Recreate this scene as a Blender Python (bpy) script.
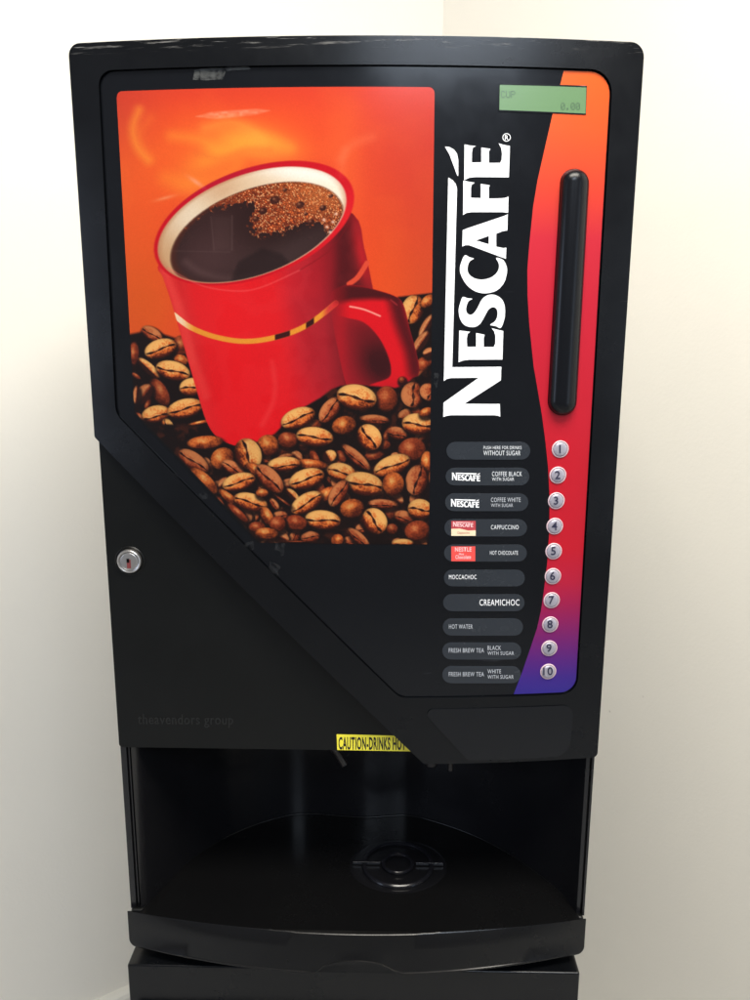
import bpy, bmesh, math, random
import numpy as np
from mathutils import Vector, Matrix, geometry
S = bpy.context.scene
for o in list(bpy.data.objects): bpy.data.objects.remove(o)
COL = S.collection

# ------------------------------------------------------------------ camera
CAM = np.array([0.0357804, -0.8332005, 1.6028949]); PITCH, YAW, ROLL, FPX = 0.2086806, -0.0178901, 0.0042699, 814.37
fw = np.array([math.sin(YAW)*math.cos(PITCH), math.cos(YAW)*math.cos(PITCH), -math.sin(PITCH)])
r0 = np.array([math.cos(YAW), -math.sin(YAW), 0.]); u0 = np.cross(r0, fw)
rt = r0*math.cos(ROLL)+u0*math.sin(ROLL); up = -r0*math.sin(ROLL)+u0*math.cos(ROLL)
cd = bpy.data.cameras.new('camera'); cam = bpy.data.objects.new('camera', cd); COL.objects.link(cam)
cam.matrix_world = Matrix(((rt[0], up[0], -fw[0], CAM[0]), (rt[1], up[1], -fw[1], CAM[1]), (rt[2], up[2], -fw[2], CAM[2]), (0, 0, 0, 1)))
cd.sensor_fit = 'VERTICAL'; cd.sensor_height = 24; cd.sensor_width = 18; cd.lens = 24*FPX/1000
cd.clip_start = .02; cd.clip_end = 60
S.camera = cam
S.render.resolution_x = 768; S.render.resolution_y = 1024

# ------------------------------------------------------------------ world, lamps, exposure
w = bpy.data.worlds.new('World'); S.world = w; w.use_nodes = True
bg = w.node_tree.nodes['Background']; bg.inputs[0].default_value = (.92, .93, 1, 1); bg.inputs[1].default_value = .24
S.view_settings.view_transform = 'Standard'; S.view_settings.look = 'None'; S.view_settings.exposure = 0; S.view_settings.gamma = 1

def area(name, loc, target, sx, sy, power, col):
    l = bpy.data.lights.new(name, 'AREA'); l.shape = 'RECTANGLE'; l.size = sx; l.size_y = sy; l.energy = power; l.color = col
    o = bpy.data.objects.new(name, l); COL.objects.link(o); o.location = loc
    o.rotation_euler = (Vector(target)-Vector(loc)).to_track_quat('-Z', 'Y').to_euler()
    return o
area('ceiling_lamp', (.30, -.72, 2.75), (.2, .5, 0), 1.1, .5, 47, (1, .94, .84))
area('fill_lamp_far', (.45, -2.1, 2.75), (0, 0, 1.2), .9, .5, 24, (.74, .85, 1))  # added lamp out of view, bluish to tint walls and bay reflections
area('window_light', (-2.5, -1.9, 1.5), (.4, .5, .6), .8, 1.4, 19, (.66, .77, 1))
area('window_light_side', (2.7, -2.3, 1.4), (0, 0, .9), 1.0, 1.8, 14, (.66, .80, 1))

# ------------------------------------------------------------------ helpers
B = .021; HW = .27
def surf(x): return -B*(1-(x/HW)**2)
def rays(px, py):
    px = np.asarray(px, float)[..., None]; py = np.asarray(py, float)[..., None]
    return rt*(px-375)/FPX-up*(py-500)/FPX+fw
def U(px, py, off=0., flat=None):
    """where a sight line meets the door front (curved) or a flat vertical sheet: (x, z)"""
    d = rays(px, py); y = np.zeros(d.shape[:-1]) + (flat or 0)
    for i in range(6):
        t = (y-CAM[1])/d[..., 1]; x = CAM[0]+t*d[..., 0]; z = CAM[2]+t*d[..., 2]
        if flat is not None: break
        y = surf(x)-off
    return x, z
def UP(pts, off=0., flat=None):
    a = np.array(pts, float); x, z = U(a[:, 0], a[:, 1], off, flat); return [(float(p), float(q)) for p, q in zip(x, z)]
def lin(c): return tuple(((v/255)/12.92 if v/255 <= .04045 else ((v/255+.055)/1.055)**2.4) for v in c)

WP = {}
def link(name, me, parent=None, loc=None):
    if loc is None:
        n = len(me.vertices); a = np.empty(n*3, np.float32); me.vertices.foreach_get('co', a); a = a.reshape(-1, 3)
        c = (a.min(0)+a.max(0))/2; a -= c; me.vertices.foreach_set('co', a.ravel()); loc = Vector([float(v) for v in c])
    o = bpy.data.objects.new(name, me); COL.objects.link(o); o.location = loc; WP[o.name] = Vector(loc)
    if parent: o.parent = parent; o.matrix_parent_inverse = Matrix.Translation(-WP[parent.name])
    return o
def empty(name, loc, label, cat):
    o = bpy.data.objects.new(name, None); COL.objects.link(o); o.location = loc; WP[o.name] = Vector(loc)
    o.empty_display_size = .1; o['label'] = label; o['category'] = cat; return o
def finish(name, bm, mat, parent, bevel=0, seg=3, ang=35, smooth=True):
    bmesh.ops.recalc_face_normals(bm, faces=bm.faces)
    me = bpy.data.meshes.new(name); bm.to_mesh(me); bm.free()
    for m in (mat if isinstance(mat, (list, tuple)) else [mat]): me.materials.append(m)
    if smooth:
        me.polygons.foreach_set('use_smooth', [True]*len(me.polygons)); me.set_sharp_from_angle(angle=math.radians(ang))
    o = link(name, me, parent)
    if bevel:
        b = o.modifiers.new('bevel', 'BEVEL'); b.width = bevel; b.segments = seg; b.limit_method = 'ANGLE'; b.angle_limit = math.radians(40); b.harden_normals = True
    return o
def rnd(pts, rad, n=7):
    """round the corners of a polygon given in any 2-D units"""
    out = []; N = len(pts)
    if not isinstance(rad, (list, tuple)): rad = [rad]*N
    for i in range(N):
        p = np.array(pts[i]); a = np.array(pts[i-1])-p; b = np.array(pts[(i+1) % N])-p
        la, lb = np.linalg.norm(a), np.linalg.norm(b); a /= la; b /= lb
        r = rad[i]
        if r <= 0: out.append(tuple(p)); continue
        th = math.acos(max(-1, min(1, a@b))); d = min(r/math.tan(th/2), la*.48, lb*.48); r = d*math.tan(th/2)
        c = p+(a+b)/np.linalg.norm(a+b)*r/math.sin(th/2)
        s = p+a*d-c; e = p+b*d-c; om = math.acos(max(-1, min(1, (s@e)/(r*r))))
        for k in range(n+1):
            t = k/n; v = (math.sin((1-t)*om)*s+math.sin(t*om)*e)/math.sin(om); out.append(tuple(c+v))
    return out
def slab(name, outer, front, back, mat, parent, holes=(), bevel=0, flat=None, step=.012, seg=3, ang=35, weigh=None):
    """plate with outline outer (x,z); front/back = distance in front of the door surface (or of plane y=flat)"""
    loops = [outer]+list(holes); tess = geometry.tessellate_polygon([[Vector((p[0], 0, p[1])) for p in l] for l in loops])
    bm = bmesh.new(); vs = [bm.verts.new((p[0], 0, p[1])) for l in loops for p in l]
    for t in tess:
        try: bm.faces.new([vs[i] for i in t])
        except ValueError: pass
    bmesh.ops.dissolve_degenerate(bm, dist=1e-7, edges=bm.edges)
    if flat is None:
        xs = [p[0] for p in outer]; x = math.floor(min(xs)/step)*step+step
        while x < max(xs):
            bmesh.ops.bisect_plane(bm, geom=bm.verts[:]+bm.edges[:]+bm.faces[:], plane_co=(x, 0, 0), plane_no=(1, 0, 0), dist=1e-6); x += step
    fr = list(bm.verts)
    if abs(front-back) > 1e-9:
        ex = bmesh.ops.extrude_face_region(bm, geom=bm.faces[:]); nb = [g for g in ex['geom'] if isinstance(g, bmesh.types.BMVert)]
    else: nb = []
    S_ = set(nb)
    for v in bm.verts:
        y0 = surf(v.co.x) if flat is None else flat
        v.co.y = y0-(back if v in S_ else front)
    bmesh.ops.recalc_face_normals(bm, faces=bm.faces)
    if weigh:
        lay = bm.edges.layers.float.new('bevel_weight_edge')
        for e in bm.edges:
            if len(e.link_faces) == 2 and e.calc_face_angle(0) > .8: e[lay] = weigh(sum((v.co for v in e.verts), Vector())/2)
    o = finish(name, bm, mat, parent, bevel, seg, ang)
    if weigh: o.modifiers[0].limit_method = 'WEIGHT'
    return o
def lathe(bm, prof, n=40, mi=0, mat4=None):
    """profile (r, h) round local y axis, h towards the viewer (-y)"""
    rings = []
    M = mat4 or Matrix.Identity(4)
    for r, h in prof:
        if r < 1e-7: rings.append([bm.verts.new(M@Vector((0, -h, 0)))]); continue
        rings.append([bm.verts.new(M@Vector((r*math.cos(2*math.pi*k/n), -h, r*math.sin(2*math.pi*k/n)))) for k in range(n)])
    for a, b in zip(rings, rings[1:]):
        for k in range(n):
            k2 = (k+1) % n
            q = [a[k % len(a)], a[k2 % len(a)], b[k2 % len(b)], b[k % len(b)]]
            q = list(dict.fromkeys(q))
            if len(q) > 2: f = bm.faces.new(q); f.material_index = mi
def box(bm, x0, x1, y0, y1, z0, z1):
    v = [bm.verts.new((x, y, z)) for x in (x0, x1) for y in (y0, y1) for z in (z0, z1)]
    for f in ((0, 1, 3, 2), (4, 6, 7, 5), (0, 4, 5, 1), (2, 3, 7, 6), (0, 2, 6, 4), (1, 5, 7, 3)): bm.faces.new([v[i] for i in f])
def text(name, s, bx, mat, parent, off, bold=.02, flat=None, slope=0, depth=0, align=True):
    """lettering fitted in the px box bx=(x0,y0,x1,y1) and laid on the surface"""
    c = bpy.data.curves.new(name, 'FONT'); c.body = s; c.offset = bold; c.resolution_u = 3; c.space_character = 1.1
    t = bpy.data.objects.new('tmp', c); COL.objects.link(t)
    dg = bpy.context.evaluated_depsgraph_get(); me = bpy.data.meshes.new_from_object(t.evaluated_get(dg))
    bpy.data.objects.remove(t); bpy.data.curves.remove(c)
    n = len(me.vertices); a = np.empty(n*3, np.float32); me.vertices.foreach_get('co', a); a = a.reshape(-1, 3)
    lo, hi = a.min(0), a.max(0)
    if bx[2] is None: k_ = (hi[0]-lo[0])/(hi[1]-lo[1])*(bx[3]-bx[1])/2*1.02; bx = (bx[0]-k_, bx[1], bx[0]+k_, bx[3])
    u = (a[:, 0]-lo[0])/(hi[0]-lo[0]); v = (a[:, 1]-lo[1])/(hi[1]-lo[1])
    px = bx[0]+u*(bx[2]-bx[0]); py = bx[3]+v*(bx[1]-bx[3])+slope*u
    x, z = U(px, py, off, flat); y = (surf(x) if flat is None else flat+0*x)-off
    me.vertices.foreach_set('co', np.stack([x, y, z], -1).astype(np.float32).ravel()); me.materials.clear(); me.materials.append(mat); me.update()
    if depth:
        bm = bmesh.new(); bm.from_mesh(me); ex = bmesh.ops.extrude_face_region(bm, geom=bm.faces[:])
        for g in ex['geom']:
            if isinstance(g, bmesh.types.BMVert): g.co.y += depth
        bmesh.ops.recalc_face_normals(bm, faces=bm.faces); bm.to_mesh(me); bm.free()
    return link(name, me, parent)
def join_text(name, items, mat, parent, off, bold=.02):
    obs = [text('tmp_text', s, b, mat, None, off, bold) for s, b in items]
    bm = bmesh.new()
    for o in obs:
        k = len(bm.verts); bm.from_mesh(o.data); bm.verts.ensure_lookup_table()
        for v in bm.verts[k:]: v.co += o.location
    for o in obs: m = o.data; bpy.data.objects.remove(o); bpy.data.meshes.remove(m)
    return finish(name, bm, mat, parent, smooth=False)

# ------------------------------------------------------------------ materials
def mat(name, col, rough=.5, metal=0, spec=.5, coat=0, coat_r=.05):
    m = bpy.data.materials.new(name); m.use_nodes = True; b = m.node_tree.nodes['Principled BSDF']
    b.inputs['Base Color'].default_value = (*col, 1); b.inputs['Roughness'].default_value = rough; b.inputs['Metallic'].default_value = metal
    b.inputs['Specular IOR Level'].default_value = spec; b.inputs['Coat Weight'].default_value = coat; b.inputs['Coat Roughness'].default_value = coat_r
    return m
def N(m, t, **k):
    n = m.node_tree.nodes.new(t)
    for a, b in k.items(): setattr(n, a, b)
    return n
def wear(m, base, light, rlo, rhi, scale=9, bump=.15, grain=900, dist=.0003):
    """faint smudges, fine grain and hairline scratches"""
    nt = m.node_tree; L = nt.links; b = nt.nodes['Principled BSDF']; g = N(m, 'ShaderNodeNewGeometry')
    n1 = N(m, 'ShaderNodeTexNoise'); n1.inputs['Scale'].default_value = scale; n1.inputs['Detail'].default_value = 6; n1.inputs['Roughness'].default_value = .65
    L.new(g.outputs['Position'], n1.inputs['Vector'])
    mr = N(m, 'ShaderNodeMapRange'); mr.inputs[1].default_value = .35; mr.inputs[2].default_value = .7; mr.inputs[3].default_value = rlo; mr.inputs[4].default_value = rhi
    L.new(n1.outputs[0], mr.inputs[0]); L.new(mr.outputs[0], b.inputs['Roughness'])
    # specks / scratches
    mp = N(m, 'ShaderNodeMapping'); mp.inputs['Rotation'].default_value = (0, .5, .1); mp.inputs['Scale'].default_value = (14, 14, 210)
    L.new(g.outputs['Position'], mp.inputs[0]); n2 = N(m, 'ShaderNodeTexNoise'); n2.inputs['Scale'].default_value = 1; n2.inputs['Detail'].default_value = 3
    L.new(mp.outputs[0], n2.inputs['Vector']); r2 = N(m, 'ShaderNodeMapRange'); r2.inputs[1].default_value = .74; r2.inputs[2].default_value = .8
    L.new(n2.outputs[0], r2.inputs[0])
    vo = N(m, 'ShaderNodeTexVoronoi'); vo.inputs['Scale'].default_value = 95; L.new(g.outputs['Position'], vo.inputs['Vector'])
    r3 = N(m, 'ShaderNodeMapRange'); r3.inputs[1].default_value = .055; r3.inputs[2].default_value = .03; L.new(vo.outputs['Distance'], r3.inputs[0])
    n4 = N(m, 'ShaderNodeTexNoise'); n4.inputs['Scale'].default_value = 23; L.new(g.outputs['Position'], n4.inputs['Vector'])
    r4 = N(m, 'ShaderNodeMapRange'); r4.inputs[1].default_value = .6; r4.inputs[2].default_value = .68; L.new(n4.outputs[0], r4.inputs[0])
    mu = N(m, 'ShaderNodeMath', operation='MULTIPLY'); L.new(r3.outputs[0], mu.inputs[0]); L.new(r4.outputs[0], mu.inputs[1])
    mx = N(m, 'ShaderNodeMath', operation='MAXIMUM'); L.new(r2.outputs[0], mx.inputs[0]); L.new(mu.outputs[0], mx.inputs[1])
    mc = N(m, 'ShaderNodeMix', data_type='RGBA'); mc.inputs[6].default_value = (*base, 1); mc.inputs[7].default_value = (*light, 1)
    L.new(mx.outputs[0], mc.inputs[0]); L.new(mc.outputs[2], b.inputs['Base Color'])
    n5 = N(m, 'ShaderNodeTexNoise'); n5.inputs['Scale'].default_value = grain; n5.inputs['Detail'].default_value = 2; L.new(g.outputs['Position'], n5.inputs['Vector'])
    bp = N(m, 'ShaderNodeBump'); bp.inputs['Strength'].default_value = bump; bp.inputs['Distance'].default_value = dist
    L.new(n5.outputs[0], bp.inputs['Height']); L.new(bp.outputs[0], b.inputs['Normal'])
    return m
M_frame = wear(mat('black_moulded_plastic', (.010, .010, .011), spec=.30), (.0030, .0034, .0042), (.025, .025, .025), .20, .32, bump=.12)
M_plate = wear(mat('black_satin_plate', (.010, .010, .010), spec=.28), (.0028, .0031, .0029), (.014, .014, .014), .30, .42, bump=.15)
M_panel = wear(mat('black_glossy_panel', (.01, .012, .016), spec=.4), (.0032, .0038, .0052), (.02, .022, .026), .13, .20, scale=14, bump=.02)
M_inner = wear(mat('black_niche_plastic', (.006, .006, .007)), (.006, .006, .007), (.03, .03, .03), .16, .30, scale=5, bump=.05)
M_tray = wear(mat('black_tray_plastic', (.009, .009, .009), spec=.33), (.0040, .0040, .0042), (.02, .02, .02), .16, .34, scale=6, bump=.08)
M_slot = mat('black_slot_plastic', (.0035, .004, .0055), .26, spec=.24)
M_chrome = mat('dark_gloss_ring', (.007, .007, .009), .2, 0, .4)
M_white = mat('white_print', (.86, .86, .87), .25)
M_greyprint = mat('grey_print', (.45, .47, .50), .3)
M_paleprint = mat('pale_print', (.66, .68, .70), .3)
M_pill = wear(mat('slate_label_film', (.03, .036, .045)), (.021, .025, .031), (.04, .045, .05), .18, .32, scale=40, bump=.02)
M_band = mat('colour_strip_print', (.8, .1, .1), .22, 0, .5)
M_yellow = mat('yellow_sticker', (.88, .76, .05), .35)
M_smudge = mat('dried_smudge', (.020, .021, .023), .42)
M_black = mat('black_ink', (.012, .011, .008), .45)
M_lcd = mat('green_lcd', (.100, .185, .085), .25)
M_lcdink = mat('lcd_segment', (.048, .092, .05), .3)
M_btn = mat('silver_button', (.36, .34, .39), .34, .35)
M_ring = mat('clear_button_rim', (.62, .46, .49), .25)
M_num = mat('navy_ink', (.025, .025, .05), .5, spec=.2)
M_steel = mat('lock_steel', (.40, .385, .37), .33, .85)
M_key = mat('keyway_red', (.16, .03, .03), .4)
M_void = mat('dark_void', (.0015, .0015, .0015), .9, spec=.05)  # also stands in for the shade behind the tray notch
M_emb = mat('moulded_lettering', (.009, .0095, .009), .3)
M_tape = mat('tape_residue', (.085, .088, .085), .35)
M_noz = mat('nozzle_plastic', (.010, .008, .008), .4)

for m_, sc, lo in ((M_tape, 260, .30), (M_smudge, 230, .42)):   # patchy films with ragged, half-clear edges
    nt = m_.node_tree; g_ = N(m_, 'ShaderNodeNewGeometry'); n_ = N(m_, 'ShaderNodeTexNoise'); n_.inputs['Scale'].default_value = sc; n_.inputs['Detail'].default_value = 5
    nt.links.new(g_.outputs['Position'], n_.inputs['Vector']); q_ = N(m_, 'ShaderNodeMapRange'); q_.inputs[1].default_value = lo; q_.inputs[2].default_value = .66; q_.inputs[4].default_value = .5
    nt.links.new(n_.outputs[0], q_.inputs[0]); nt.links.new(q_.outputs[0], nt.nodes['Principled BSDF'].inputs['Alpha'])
# worn, scratched top edge of the frame
nt = M_frame.node_tree; b_ = nt.nodes['Principled BSDF']; g_ = N(M_frame, 'ShaderNodeNewGeometry'); sz = N(M_frame, 'ShaderNodeSeparateXYZ'); nt.links.new(g_.outputs['Position'], sz.inputs[0])
mz = N(M_frame, 'ShaderNodeMapRange'); mz.inputs[1].default_value = 1.852; mz.inputs[2].default_value = 1.8615; nt.links.new(sz.outputs['Z'], mz.inputs[0])
mp_ = N(M_frame, 'ShaderNodeMapping'); mp_.inputs['Scale'].default_value = (26, 60, 380); nt.links.new(g_.outputs['Position'], mp_.inputs[0])
nn = N(M_frame, 'ShaderNodeTexNoise'); nn.inputs['Scale'].default_value = 1; nn.inputs['Detail'].default_value = 6; nn.inputs['Roughness'].default_value = .7; nt.links.new(mp_.outputs[0], nn.inputs['Vector'])
mr_ = N(M_frame, 'ShaderNodeMapRange'); mr_.inputs[1].default_value = .56; mr_.inputs[2].default_value = .66; nt.links.new(nn.outputs[0], mr_.inputs[0])
ml = N(M_frame, 'ShaderNodeMath', operation='MULTIPLY'); nt.links.new(mz.outputs[0], ml.inputs[0]); nt.links.new(mr_.outputs[0], ml.inputs[1])
mx_ = N(M_frame, 'ShaderNodeMix', data_type='RGBA'); mx_.inputs[7].default_value = (.17, .165, .155, 1); src = b_.inputs['Base Color'].links[0].from_socket
nt.links.new(ml.outputs[0], mx_.inputs[0]); nt.links.new(src, mx_.inputs[6]); nt.links.new(mx_.outputs[2], b_.inputs['Base Color'])
# strip gradient
nt = M_band.node_tree; tc = N(M_band, 'ShaderNodeTexCoord'); sp = N(M_band, 'ShaderNodeSeparateXYZ'); cr = N(M_band, 'ShaderNodeValToRGB')
nt.links.new(tc.outputs['Generated'], sp.inputs[0]); nt.links.new(sp.outputs['Z'], cr.inputs[0]); nt.links.new(cr.outputs[0], nt.nodes['Principled BSDF'].inputs['Base Color'])
stops = [(0, (56, 42, 152)), (.03, (70, 38, 148)), (.06, (98, 34, 138)), (.10, (130, 32, 120)), (.155, (174, 30, 88)), (.20, (204, 32, 66)), (.26, (216, 28, 48)), (.40, (215, 28, 46)), (.66, (218, 38, 60)), (.76, (222, 48, 64)), (.83, (240, 74, 52)), (.92, (250, 95, 42)), (1, (250, 104, 34))]
el = cr.color_ramp.elements
for i, (p, c) in enumerate(stops):
    e = el[i] if i < 2 else el.new(p)
    e.position = p; e.color = (*[v*.58 for v in lin(c)], 1)

# ------------------------------------------------------------------ setting
def wall_mat(name, col):
    m = mat(name, col, .75, 0, .3); nt = m.node_tree; b = nt.nodes['Principled BSDF']; g = N(m, 'ShaderNodeNewGeometry')
    n = N(m, 'ShaderNodeTexNoise'); n.inputs['Scale'].default_value = 160; n.inputs['Detail'].default_value = 5; nt.links.new(g.outputs['Position'], n.inputs['Vector'])
    bp = N(m, 'ShaderNodeBump'); bp.inputs['Strength'].default_value = .25; bp.inputs['Distance'].default_value = .0012
    nt.links.new(n.outputs[0], bp.inputs['Height']); nt.links.new(bp.outputs[0], b.inputs['Normal'])
    n2 = N(m, 'ShaderNodeTexNoise'); n2.inputs['Scale'].default_value = 2.2; n2.inputs['Detail'].default_value = 7; nt.links.new(g.outputs['Position'], n2.inputs['Vector'])
    mc = N(m, 'ShaderNodeMix', data_type='RGBA'); mc.inputs[6].default_value = (*[c*.965 for c in col], 1); mc.inputs[7].default_value = (*[min(1, c*1.03) for c in col], 1)
    nt.links.new(n2.outputs[0], mc.inputs[0])
    v = N(m, 'ShaderNodeTexVoronoi'); v.inputs['Scale'].default_value = 5.5; nt.links.new(g.outputs['Position'], v.inputs['Vector'])
    r = N(m, 'ShaderNodeMapRange'); r.inputs[1].default_value = .022; r.inputs[2].default_value = .012; r.inputs[4].default_value = .5; nt.links.new(v.outputs['Distance'], r.inputs[0])
    m2 = N(m, 'ShaderNodeMix', data_type='RGBA'); m2.inputs[7].default_value = (.42, .38, .32, 1)
    nt.links.new(r.outputs[0], m2.inputs[0]); nt.links.new(mc.outputs[2], m2.inputs[6]); nt.links.new(m2.outputs[2], b.inputs['Base Color'])
    return m
M_wall = wall_mat('cream_wall_paint', (.875, .84, .755))
M_skirt = mat('skirting_paint', (.84, .81, .72), .4)
M_floor = wall_mat('beige_floor', (.56, .55, .52))
CX, CY = .15394, 1.29117; AL = math.radians(35.516)
dl = Vector((-math.cos(AL), -math.sin(AL), 0)); dr = Vector((math.sin(AL), -math.cos(AL), 0))
def wall(name, d, nrm, L):
    bm = bmesh.new(); c = Vector((CX, CY, 0)); back = -nrm*.1
    s = c+back*0-d*.0; q = [s, s+d*L, s+d*L+back, s+back]
    lo = [bm.verts.new(p+Vector((0, 0, -.05))) for p in q]; hi = [bm.verts.new(p+Vector((0, 0, 2.9))) for p in q]
    bm.faces.new(lo); bm.faces.new(hi)
    for i in range(4): bm.faces.new([lo[i], lo[(i+1) % 4], hi[(i+1) % 4], hi[i]])
    o = finish(name, bm, M_wall, None, smooth=False); o['kind'] = 'structure'; return o
wl = wall('wall_left', dl, dr, 4.2); wr = wall('wall_right', dr, dl, 4.2)
def skirting(parent, d, nrm, L, s0):
    bm = bmesh.new(); c = Vector((CX, CY, 0)); rings = []
    for t in (s0, L):
        rings.append([bm.verts.new(c+d*t+nrm*a+Vector((0, 0, h))) for a, h in ((-.004, 0), (.026, 0), (.026, .092), (.022, .099), (.015, .102), (-.004, .102))])
    for i in range(6): bm.faces.new([rings[0][i], rings[0][(i+1) % 6], rings[1][(i+1) % 6], rings[1][i]])
    bm.faces.new(rings[0]); bm.faces.new(rings[1]); return finish('skirting_board', bm, M_skirt, parent, smooth=False)
skirting(wl, dl, dr, 4.1, 0)
bm = bmesh.new(); box(bm, -5, 5, -5, 3, -.1, 0); fl = finish('floor', bm, M_floor, None, smooth=False); fl['kind'] = 'structure'

# ------------------------------------------------------------------ base cabinet
cab = empty('base_cabinet', (0, .2, 0), 'plain black cabinet under the coffee machine, only its top edge showing', 'cabinet')
bm = bmesh.new(); box(bm, -.267, .2615, -.018, .46, .06, .871); finish('body', bm, M_frame, cab, .0022, 3)
bm = bmesh.new(); box(bm, -.24, .235, .03, .44, 0, .0595); finish('plinth', bm, M_plate, cab, .002, 2)
bm = bmesh.new(); box(bm, -.262, .2565, -.036, -.0195, .09, .81); finish('door', bm, M_frame, cab, .002, 3)

# ------------------------------------------------------------------ coffee machine
vm = empty('coffee_machine', (0, .2, .871), 'tall glossy black drinks machine with a red coffee mug picture, standing on the cabinet', 'vending machine')
ZT = 1.863; ZB = 1.1352; ZTR = .93
diagL = UP([(92, 437)])[0]; diagR = UP([(424, 762)])[0]
outer = rnd([(-HW, ZT), (-HW, diagL[1]), (diagR[0], ZB), (HW, ZB), (HW, ZT)], [.011, .004, .004, .006, .013])
ptop = U(350, 64.5)[1]
pb = UP([(115.5, 414), (400, 698.5), (577, 697.5)]); pt = UP([(97.5, 66), (613.5, 66)])
zb = pb[1][1]
panel_o = rnd([(pt[0][0], float(ptop)), pb[0], (pb[1][0], zb), (pb[2][0], zb), (pt[1][0], float(ptop))], [.014, .02, .02, .018, .021])
fo = slab('door_frame', outer, 0, -.045, M_frame, vm, holes=[panel_o], bevel=.0065, seg=5, weigh=lambda p: 1. if (abs(p.x) > .262 or p.z > 1.855) else .25)
# recess in the lower right of the frame
lp = UP([(421, 709.5), (573.5, 704), (569.5, 756), (468, 757.5)], .0)
zt_ = (lp[0][1]+lp[1][1])/2
lpo = rnd([(lp[0][0], zt_), (lp[3][0], ZB+.004), (lp[2][0], ZB+.004), (lp[1][0], zt_)], [.006, .004, .02, .012])
slab('lower_panel', lpo, .0012, -.004, M_panel, vm, bevel=.0008, seg=2)
# glossy panel with the capsule slot cut out
c1, c2, RR = (574.5, 183.3), (562.2, 401), 14.4
def capsule(r, n=14):
    dx, dy = c2[0]-c1[0], c2[1]-c1[1]; l = math.hypot(dx, dy); ang = math.atan2(dy, dx); out = []
    for k in range(n+1): a = ang+math.pi/2+math.pi*k/n; out.append((c1[0]+r*math.cos(a), c1[1]+r*math.sin(a)))
    for k in range(n+1): a = ang-math.pi/2+math.pi*k/n; out.append((c2[0]+r*math.cos(a), c2[1]+r*math.sin(a)))
    return out
PO = -.003
def offs(poly, d):
    o = []
    n = len(poly); ar = sum(poly[i-1][0]*poly[i][1]-poly[i][0]*poly[i-1][1] for i in range(n)); s = 1 if ar > 0 else -1
    for i in range(n):
        a = np.array(poly[i-1]); b = np.array(poly[(i+1) % n]); t = b-a; t = t/(np.linalg.norm(t)+1e-12); nn = np.array([t[1], -t[0]])*s
        o.append(tuple(np.array(poly[i])-nn*d))
    return o
panel = slab('front_panel', offs(panel_o, .0006), PO, PO-.012, M_panel, vm, holes=[UP(capsule(RR), PO)], bevel=.0006, seg=2)
# raised rounded bar
bm = bmesh.new(); prev = None
prof = [(RR+.1, -.004), (RR-.1, .0010), (RR-.5, .0022)]+[((RR-.7)*math.cos(a), .0022+.0105*math.sin(a)**.9) for a in [i*math.pi/2/12 for i in range(1, 12)]]
for r, h in prof:
    ring = [bm.verts.new((x, surf(x)-PO-h, z)) for x, z in UP(capsule(max(r, .5)), PO+max(h, 0)*.0)]
    if prev:
        for i in range(len(ring)): j = (i+1) % len(ring); bm.faces.new([prev[i], prev[j], ring[j], ring[i]])
    prev = ring
bm.faces.new(prev)
slot = finish('raised_bar', bm, M_slot, vm, ang=60)
# colour strip
left = [(564, 66), (553, 112), (545, 147), (537.5, 180), (533, 207), (529, 247), (527.3, 270), (527.5, 295), (529, 322), (533.5, 366), (538, 392), (542, 416), (545.5, 443), (548, 468), (549.5, 498), (549.2, 530), (547.2, 562), (543.5, 593), (541, 610), (537, 628), (531, 646), (522.5, 671), (513.5, 697)]
lxz = UP(left, PO); inner = offs(panel_o, .0016)
lxz[0] = (lxz[0][0], float(ptop)-.0016); lxz[-1] = (lxz[-1][0], zb+.0016)
rightpts = [p for p in inner if p[0] > lxz[-1][0]+.02 and p[1] < 1.4]+[p for p in inner if p[0] > lxz[0][0]+.004 and p[1] > 1.6]
stripo = lxz+rightpts
slab('colour_strip', stripo, PO+.0004, PO, M_band, panel, holes=[UP(capsule(RR+.2), PO)])

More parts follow.
